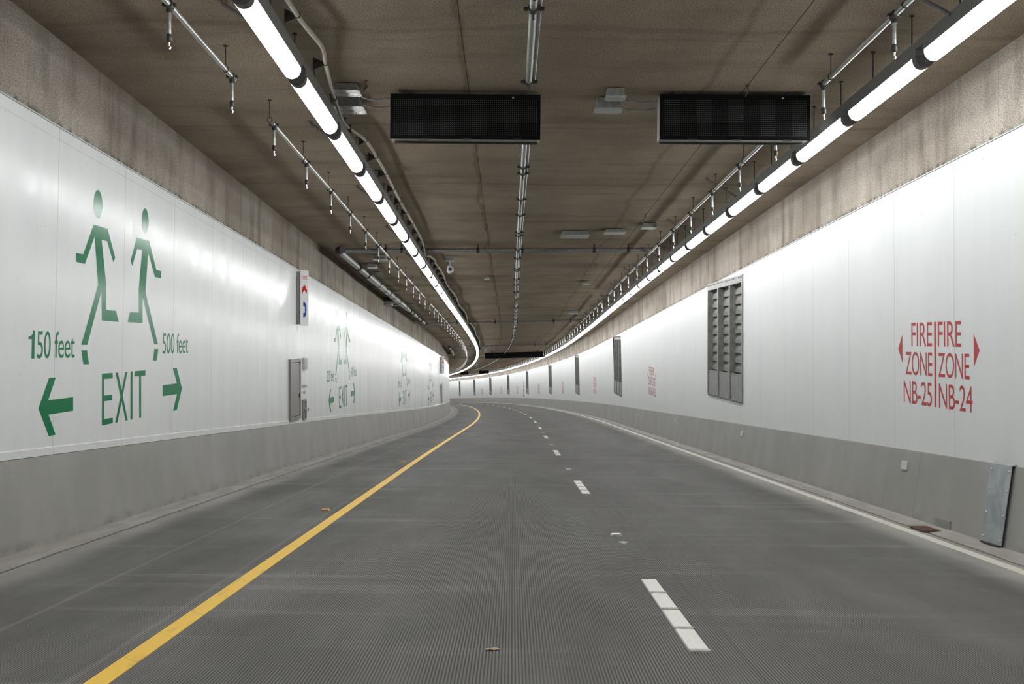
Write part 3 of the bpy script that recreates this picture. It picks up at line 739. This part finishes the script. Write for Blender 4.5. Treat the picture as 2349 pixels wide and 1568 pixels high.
C1 = [(8.5, -3.2, 4.99), (10.5, -3.19, 5.0), (11.55, -3.17, 5.0), (12.0, -3.145, 5.0), (12.56, -3.1, 5.0), (12.9, -3.11, 5.0), (13.22, -3.145, 5.0), (14.47, -3.25, 5.0), (15.15, -3.29, 5.0), (16.03, -3.34, 5.0), (16.45, -3.34, 5.0), (16.9, -3.27, 5.0), (17.3, -3.2, 5.0), (17.98, -3.17, 5.0), (18.58, -3.17, 5.0), (19.63, -3.16, 5.0), (21.5, -3.175, 5.0), (23.41, -3.185, 5.0), (25.2, -3.175, 5.0), (28.3, -3.185, 5.0), (30.0, -3.23, 4.99), (31.0, -3.28, 4.95), (31.3, -3.29, 4.90)]
cable(C1, 'beige power cable snaking beside the nearest left lamps', [10.1, 11.6, 13.3, 14.9, 16.6, 17.4, 18.6, 20, 21.5, 22.9, 24.3, 25.8, 27.2, 28.6, 30])
C2 = [(31.6, -3.27, 4.93), (32.1, -3.22, 5.0), (33.1, -3.15, 5.0)]+[(34+i*2.0, -3.17+.035*math.sin(i*1.4), 5.0) for i in range(13)]+[(59.0, -3.22, 4.98), (60.2, -3.28, 4.93), (60.5, -3.3, 4.86)]
cable(C2, 'beige cable beside the left lamps between the two cross mains', [33.2+1.4*i for i in range(19)])
C3 = [(61.0, -3.26, 4.95), (62.0, -3.18, 5.0)]+[(64+i*3, -3.15+.04*math.sin(i*1.3), 5.0) for i in range(14)]
cable(C3, 'far beige cable beside the left lamps in the bend', [63+2.0*i for i in range(18)])

# ------------------------------------------------------------------ overhead message signs
def message_sign(s, u0, u1, v0, v1, label, near, depth=.32, yaw=0.0):
    uc = (u0+u1)/2; w = u1-u0; h = v1-v0
    t = thing('message_sign', label, 'electronic sign', frame(s, uc, v0, True, yaw), 'overhead message signs'); t.matrix_world = frame(s, uc, v0, True) @ Matrix.Rotation(-(interp(s, KZ, EE)), 4, 'Y')
    MB().box(-w/2+.006, w/2-.006, .012, depth, .012, h).build('casing', M['signbox'], t, bevel=.006)
    MB().box(-w/2, w/2, 0, .02, 0, h).build('face_panel', M['black'], t)
    if near:
        d = MB(); nx, ny = 72, 18; x0, x1 = -w/2+.05, w/2-.05; z0, z1 = .055, h-.075
        for i in range(nx):
            for j in range(ny):
                x = x0+(x1-x0)*i/(nx-1); z = z0+(z1-z0)*j/(ny-1); r = .0045
                d.v += [Vector((x+r*a, -.0012, z+r*b)) for a, b in ((-1, -.5), (-.5, -1), (.5, -1), (1, -.5), (1, .5), (.5, 1), (-.5, 1), (-1, .5))]
                k = len(d.v)-8; d.f.append(tuple(range(k, k+8)))
        me = d.build('dot_matrix', M['led'], t)
        MB().dome((w*.317, -.0005, h-.04), .012, (0, -1, 0), 8, .4).build('light_sensor', M['boxface'], t)
        MB().box(-w/2+.03, w/2-.03, depth-.045, depth+.005, -.012, .012).build('rear_lip', M['clamp'], t)
        for x in (-w*.28, .02, w*.35): MB().box(x-.05, x+.05, -.006, .025, -.007, .006).build('latch', M['clamp'], t)
    for x in (-w*.38, w*.38): MB().box(x-.05, x+.05, .08, depth-.05, h, h+max(.02, CE-v1)).build('mounting_foot', M['clamp'], t)
    return t
message_sign(15.5, -2.674, -.843, 4.646, 5.195, 'black unlit message sign hanging left of the middle', True)
message_sign(15.5, .611, 2.446, 4.660, 5.212, 'black unlit message sign hanging beside the right lamp row', True)
message_sign(111.0, -2.7, 2.5, 4.60, 5.10, 'wide black message sign far along over both lanes', False)
message_sign(203.0, -2.05, -.78, 4.62, 5.12, 'tiny far black sign at left in the bend', False)
message_sign(199.0, .53, 2.08, 4.62, 5.12, 'tiny far black sign at right touching the right lamp row', False)

def junction_box(s, u0, u1, v0, dep, label, flange=.05, matb='box', matc='boxface'):
    t = thing('junction_box', label, 'junction box', frame(s, (u0+u1)/2, v0, False), 'junction boxes on the ceiling'); w = u1-u0; h = CE-v0-.012
    MB().box(-w/2+flange, w/2-flange, -dep/2+flange*.5, dep/2-flange*.5, .012, h).build('body', M[matb], t, bevel=.006)
    c = MB().box(-w/2, w/2, -dep/2, dep/2, 0, .014).build('cover_plate', M[matc], t, bevel=.003)
    b = MB()
    for x in (-w/2+.015, w/2-.015):
        for y in (-dep/2+.02, dep/2-.02): b.dome((x, y, 0), .007, (0, 0, -1), 6)
    b.build('screws', M['clamp'], c)
    return t
junction_box(16.1, -3.50, -3.05, 5.12, .46, 'mirror-like steel junction box left of the left message sign', .05, 'box', 'stainless')
junction_box(15.35, -3.33, -3.02, 5.16, .36, 'smaller junction box in front of the mirror-like steel box', .03, 'box', 'stainless')
junction_box(15.95, -.16, .19, 5.10, .30, 'lower grey junction box left of the right message sign', .03)
junction_box(15.45, -.06, .19, 5.14, .26, 'upper grey junction box left of the right message sign', .02)
junction_box(29.4, -.03, .62, 5.15, .7, 'widest of three flat grey ceiling boxes before the cross main', .03)
junction_box(28.9, .93, 1.41, 5.16, .5, 'middle of three flat grey ceiling boxes before the cross main', .03)
junction_box(27.9, 1.68, 2.01, 5.15, .4, 'rightmost of three flat grey ceiling boxes before the cross main', .02)
junction_box(34.1, -4.86, -4.48, 5.12, .4, 'small flat ceiling box behind the left sprinkler pipe past the cross main', .02)
junction_box(36.3, -5.25, -4.98, 5.13, .4, 'small flat ceiling box in the left corner near the fire main', .02)
junction_box(40.4, -2.02, -1.85, 5.16, .5, 'small plate box left of the central pipe past the cross main', .02)
junction_box(42.4, 1.22, 1.42, 5.15, .5, 'small plate box right of the central pipe past the cross main', .02)
junction_box(58.0, 1.45, 1.85, 5.12, .6, 'far flat box just before the second cross main', .02)
for s, ua, ub, nm in ((15.55, -3.03, -2.68, 'left'), (15.6, .17, .60, 'right')):
    for k, (dv, ds, q) in enumerate(((0, 0, 'upper'), (-.05, .25, 'lower'))):
        pts = [P(s+ds, ua+(ub-ua)*i/6, 5.165+dv*.8-.03*math.sin(math.pi*i/6)-.012*i/6) for i in range(7)]
        o = MB().tube(pts, .012, 6).build('conduit', M['box'], None, False, True)
        tag(o, '%s thin conduit from the junction boxes into the %s message sign' % (q, nm), 'conduit', 'conduits into the message signs')

# ------------------------------------------------------------------ surveillance cameras
def surveillance(s, u, label, big=True):
    t = thing('security_camera', label, 'security camera', frame(s, u, CE), 'ceiling security cameras')
    MB().box(-.10, .10, -.1, .1, -.13, -.002).build('mounting_box', M['box'], t, bevel=.005)
    MB().box(-.115, .115, -.115, .115, -.15, -.13).build('mounting_plate', M['boxface'], t)
    MB().tube([(0, 0, -.15), (0, 0, -.30)], .02, 8).build('stem', M['boxface'], t)
    h = MB().extrude([(-.05, -.27), (-.075, -.33), (-.07, -.45), (.0, -.485), (.09, -.44), (.105, -.34), (.05, -.27)], -.16, .2).build('housing', M['boxface'], t, bevel=.012)
    MB().tube([(.015, -.161, -.375), (.015, -.168, -.375)], .05, 12).build('window', M['glass'], h)
    return t
surveillance(34.4, -2.82, 'grey security camera hanging right of the left cable past the cross main')
surveillance(100.0, -2.75, 'tiny security camera beside the left end of the wide far sign')
surveillance(150.0, -2.6, 'farthest tiny security camera beside the left lamps in the bend')

# ------------------------------------------------------------------ fire point on the left wall
FLAME = [(-.30, 0), (-.46, .16), (-.5, .36), (-.47, .52), (-.36, .44), (-.35, .62), (-.28, .78), (-.22, .66), (-.15, .80), (-.06, .93), (0, 1.0), (.05, .86), (.14, .74), (.2, .82), (.28, .72), (.34, .56), (.36, .44), (.45, .52), (.5, .36), (.46, .17), (.3, 0), (.34, .14), (.27, .26), (.22, .2), (.14, .30), (.05, .42), (-.05, .34), (-.12, .22), (-.22, .28), (-.32, .14)]
def fire_sign(s, v0, label):
    t = thing('fire_sign', label, 'sign', frame(s, LW+.17, v0, True, math.radians(27)), 'fire phone signs on the left wall'); h = 1.235; w = .19
    MB().box(-w/2, w/2, 0, .03, 0, h).build('panel', M['signwhite'], t, bevel=.004)
    flat_text('FIRE', -.066, .062, h-.205, h-.125, -.0015).build('fire_lettering', M['signred'], t)
    mb = MB(); mb.face([(-.004+.125*x, -.0015, h-.535+.24*z) for x, z in FLAME]); mb.build('flame_symbol', M['signred'], t)
    hs = [(-.035, .19), (-.035, .285), (-.005, .285), (.003, .30), (.003, .42), (-.005, .435), (-.035, .435), (-.035, .535), (-.012, .54), (.018, .50), (.036, .43), (.04, .362), (.036, .29), (.018, .22), (-.012, .185)]
    MB().face([(x+.005, -.0015, z) for x, z in hs]).build('handset_symbol', M['signblue'], t)
    for z in (.08, h-.28):
        MB().box(-.175, -.02, .032, .09, z, z+.16).build('wall_bracket', M['clamp'], t)
    MB().box(-.165, .02, .031, .08, .03, h-.02).build('back_box', M['rail'], t)
    return t
fire_sign(28.55, 3.055, 'tall white FIRE sign with flame and blue handset above the steel cabinet')
fire_sign(89.2, 3.03, 'tiny distant FIRE sign near the left wall edge in the bend')
def cabinet(s, label, near):
    t = thing('hose_cabinet', label, 'cabinet', frame(s, LW, .935), 'steel cabinets in the left wall'); w, h = 1.36, 1.34
    fr = MB().box(-.04, .05, 0, w, 0, .07).box(-.04, .05, 0, w, h-.07, h).box(-.04, .05, 0, .09, .07, h-.07).box(-.04, .05, w-.09, w, .07, h-.07)
    fr.build('frame', M['cabinet'], t, bevel=.004)
    d = MB().box(-.02, .032, .105, w-.105, .085, h-.085).build('door', M['cabinet'], t, bevel=.006)
    MB().box(.032, .05, w-.20, w-.115, h*.36, h*.36+.075).build('latch', M['clamp'], d)
    MB().box(.032, .04, .10, .13, .15, .28).box(.032, .04, .10, .13, h-.28, h-.15).build('hinge', M['cabinet'], d)
    return t
cabinet(27.55, 'stainless steel cabinet door in the left wall under the FIRE sign', True)
cabinet(88.4, 'tiny distant steel cabinet under the distant FIRE sign', False)
def strobe(s, label):
    t = thing('call_box', label, 'call box', frame(s, LW, 2.09), 'pale boxes on the left wall')
    MB().box(0, .055, 0, .42, 0, .275).build('casing', M['boxface'], t, bevel=.008)
    g = MB()
    for i in range(8): g.box(.055, .059, .06, .36, .03+i*.028, .045+i*.028)
    g.build('slotted_front', M['box'], t)
strobe(29.36, 'small pale panel high beside the steel cabinet'); strobe(90.4, 'tiny distant pale panel beside the distant steel cabinet')
def phone_text(s, label):
    t = thing('phone_lettering', label, 'wall lettering', frame(s, LW+.003, 1.6), 'fire phone lettering')
    for txt, a0, a1, b0, b1 in (('FIRE PHONE', -.06, .66, 1.665, 1.735), ('INSIDE', .12, .50, 1.535, 1.605)):
        walltext(txt, a0, a1, b0, b1, s, LW, .004, GRADE).build('lettering', M['greytext'], t, True)
phone_text(29.3, 'small dark lettering on the white wall right of the steel cabinet')
def niche(s, label):
    t = thing('valve_niche', label, 'valve box', frame(s, LW, .93), 'valve niches'); w, h = .5, .47
    MB().box(-.02, .035, 0, .05, 0, h).box(-.02, .035, w-.05, w, 0, h).box(-.02, .035, .05, w-.05, h-.045, h).box(-.02, .035, .05, w-.05, 0, .03).build('frame', M['cabinet'], t, bevel=.003)
    MB().box(-.02, .004, .05, w-.05, .03, h-.045).build('back', M['box'], t)
    MB().tube([(.004, w*.42, .24), (.05, w*.42, .24)], .05, 10).tube([(.05, w*.42, .24), (.085, w*.42, .24)], .032, 10).build('hose_valve', M['stainless'], t)
    MB().tube([(.03, w-.03, .26), (.07, w-.03, .26), (.07, w-.03, .19)], .01, 6).build('handle', M['clamp'], t)
niche(29.3, 'low steel valve niche right of the steel cabinet')

# ------------------------------------------------------------------ right barrier fittings
def cover_plate():
    t = thing('cover_plate', 'blue-grey bolted steel plate on the right barrier', 'plate', frame(13.05, 3.955, .82, False)); L = .57
    k = (3.955-3.845)/(.82-.037)                   # batter of the barrier face
    X = lambda z, o: k*z-o
    mb = MB(); prof = [(X(-.77, .03), -.77), (X(.035, .03), .035), (.018, .052), (.018, .058), (X(.035, .037), .043), (X(-.77, .038), -.77)]
    mb.extrude(prof, 0, L); pl = mb.build('plate', M['plate'], t, bevel=.002)
    bt = MB()
    for y in (.045, L-.045):
        for z in (-.72, -.47, -.22, -.02): bt.dome((X(z, .038), y, z), .016, (-1, 0, .14), 6)
    bt.build('bolts', M['galv'], pl)
    MB().box(X(-.78, .06), X(-.78, .0), .04, L-.04, -.782, -.772).build('gap_shade_strip', M['holeshade'], t)
cover_plate()
for k in range(9):
    s = 16.62+11.72*k
    t = thing('barrier_reflector', '%s square reflector on the right barrier, counted from the camera' % ORD[k], 'reflector', frame(s-.13, 3.932, .60, False), 'reflectors on the right barrier')
    q = MB().box(-.02, .008, 0, .25, 0, .115); q.v = [Vector((p.x+.09*p.z, p.y+.0, p.z)) for p in q.v]
    q.build('backing', M['boxface'], t, bevel=.002)
    q = MB()
    for i in range(9): q.box(-.0245, -.0195, .008+i*.026, .026+i*.026, .006, .109)
    q.v = [Vector((p.x+.09*p.z, p.y, p.z)) for p in q.v]; q.build('ribbed_face', M['reflector'], t)
t = thing('drain_grate', 'rusty gutter drain grate at the foot of the right barrier', 'drain', frame(14.96, 3.69, .014, False))
g = MB().box(-.14, -.12, -.26, .26, 0, .012).box(.12, .14, -.26, .26, 0, .012)
for i in range(14): g.box(-.12, .12, -.255+i*.039, -.235+i*.039, 0, .011)
g.build('bars', M['rust'], t)
MB().box(-.135, .135, -.26, .26, -.01, .002).build('pit_shade_sheet', M['holeshade'], t)
MB().box(.145, .175, -.30, .20, .0, .12).build('scupper_plate', M['box'], t)
t = thing('wall_standpipe', 'thin vertical pipe just past the fifth vent on the far right wall', 'pipe', frame(164.4, RW-.06, 1.05))
MB().tube([(0, 0, 0), (0, 0, 1.95)], .03, 8).build('pipe', M['galv'], t)
for z in (.05, .7, 1.2, 1.8): MB().tube([(0, 0, z), (0, 0, z+.12)], .05, 8).build('clamp', M['clamp'], t)

# ceiling anchors with short wires
for s, u, lab in ((28.0, -1.71, 'small dangling ceiling hook left of the central pipe'), (26.4, 1.60, 'bent ceiling hook above the flat grey boxes at right'), (15.2, 1.63, 'bent hook at the top edge of the right message sign'), (15.1, -2.93, 'short threaded stud between the left junction box and sign'), (36.5, 1.25, 'small ceiling hook past the cross main at right')):
    t = thing('ceiling_hook', lab, 'hook', frame(s, u, CE), 'loose hooks in the ceiling')
    MB().tube([(0, 0, 0), (0, 0, -.05), (.02, 0, -.07), (-.015, 0, -.1), (-.03, 0, -.14)], .008, 5).build('wire', M['clamp'], t)
    MB().dome((0, 0, -.001), .03, (0, 0, -1), 6, .3).build('washer', M['clamp'], t)
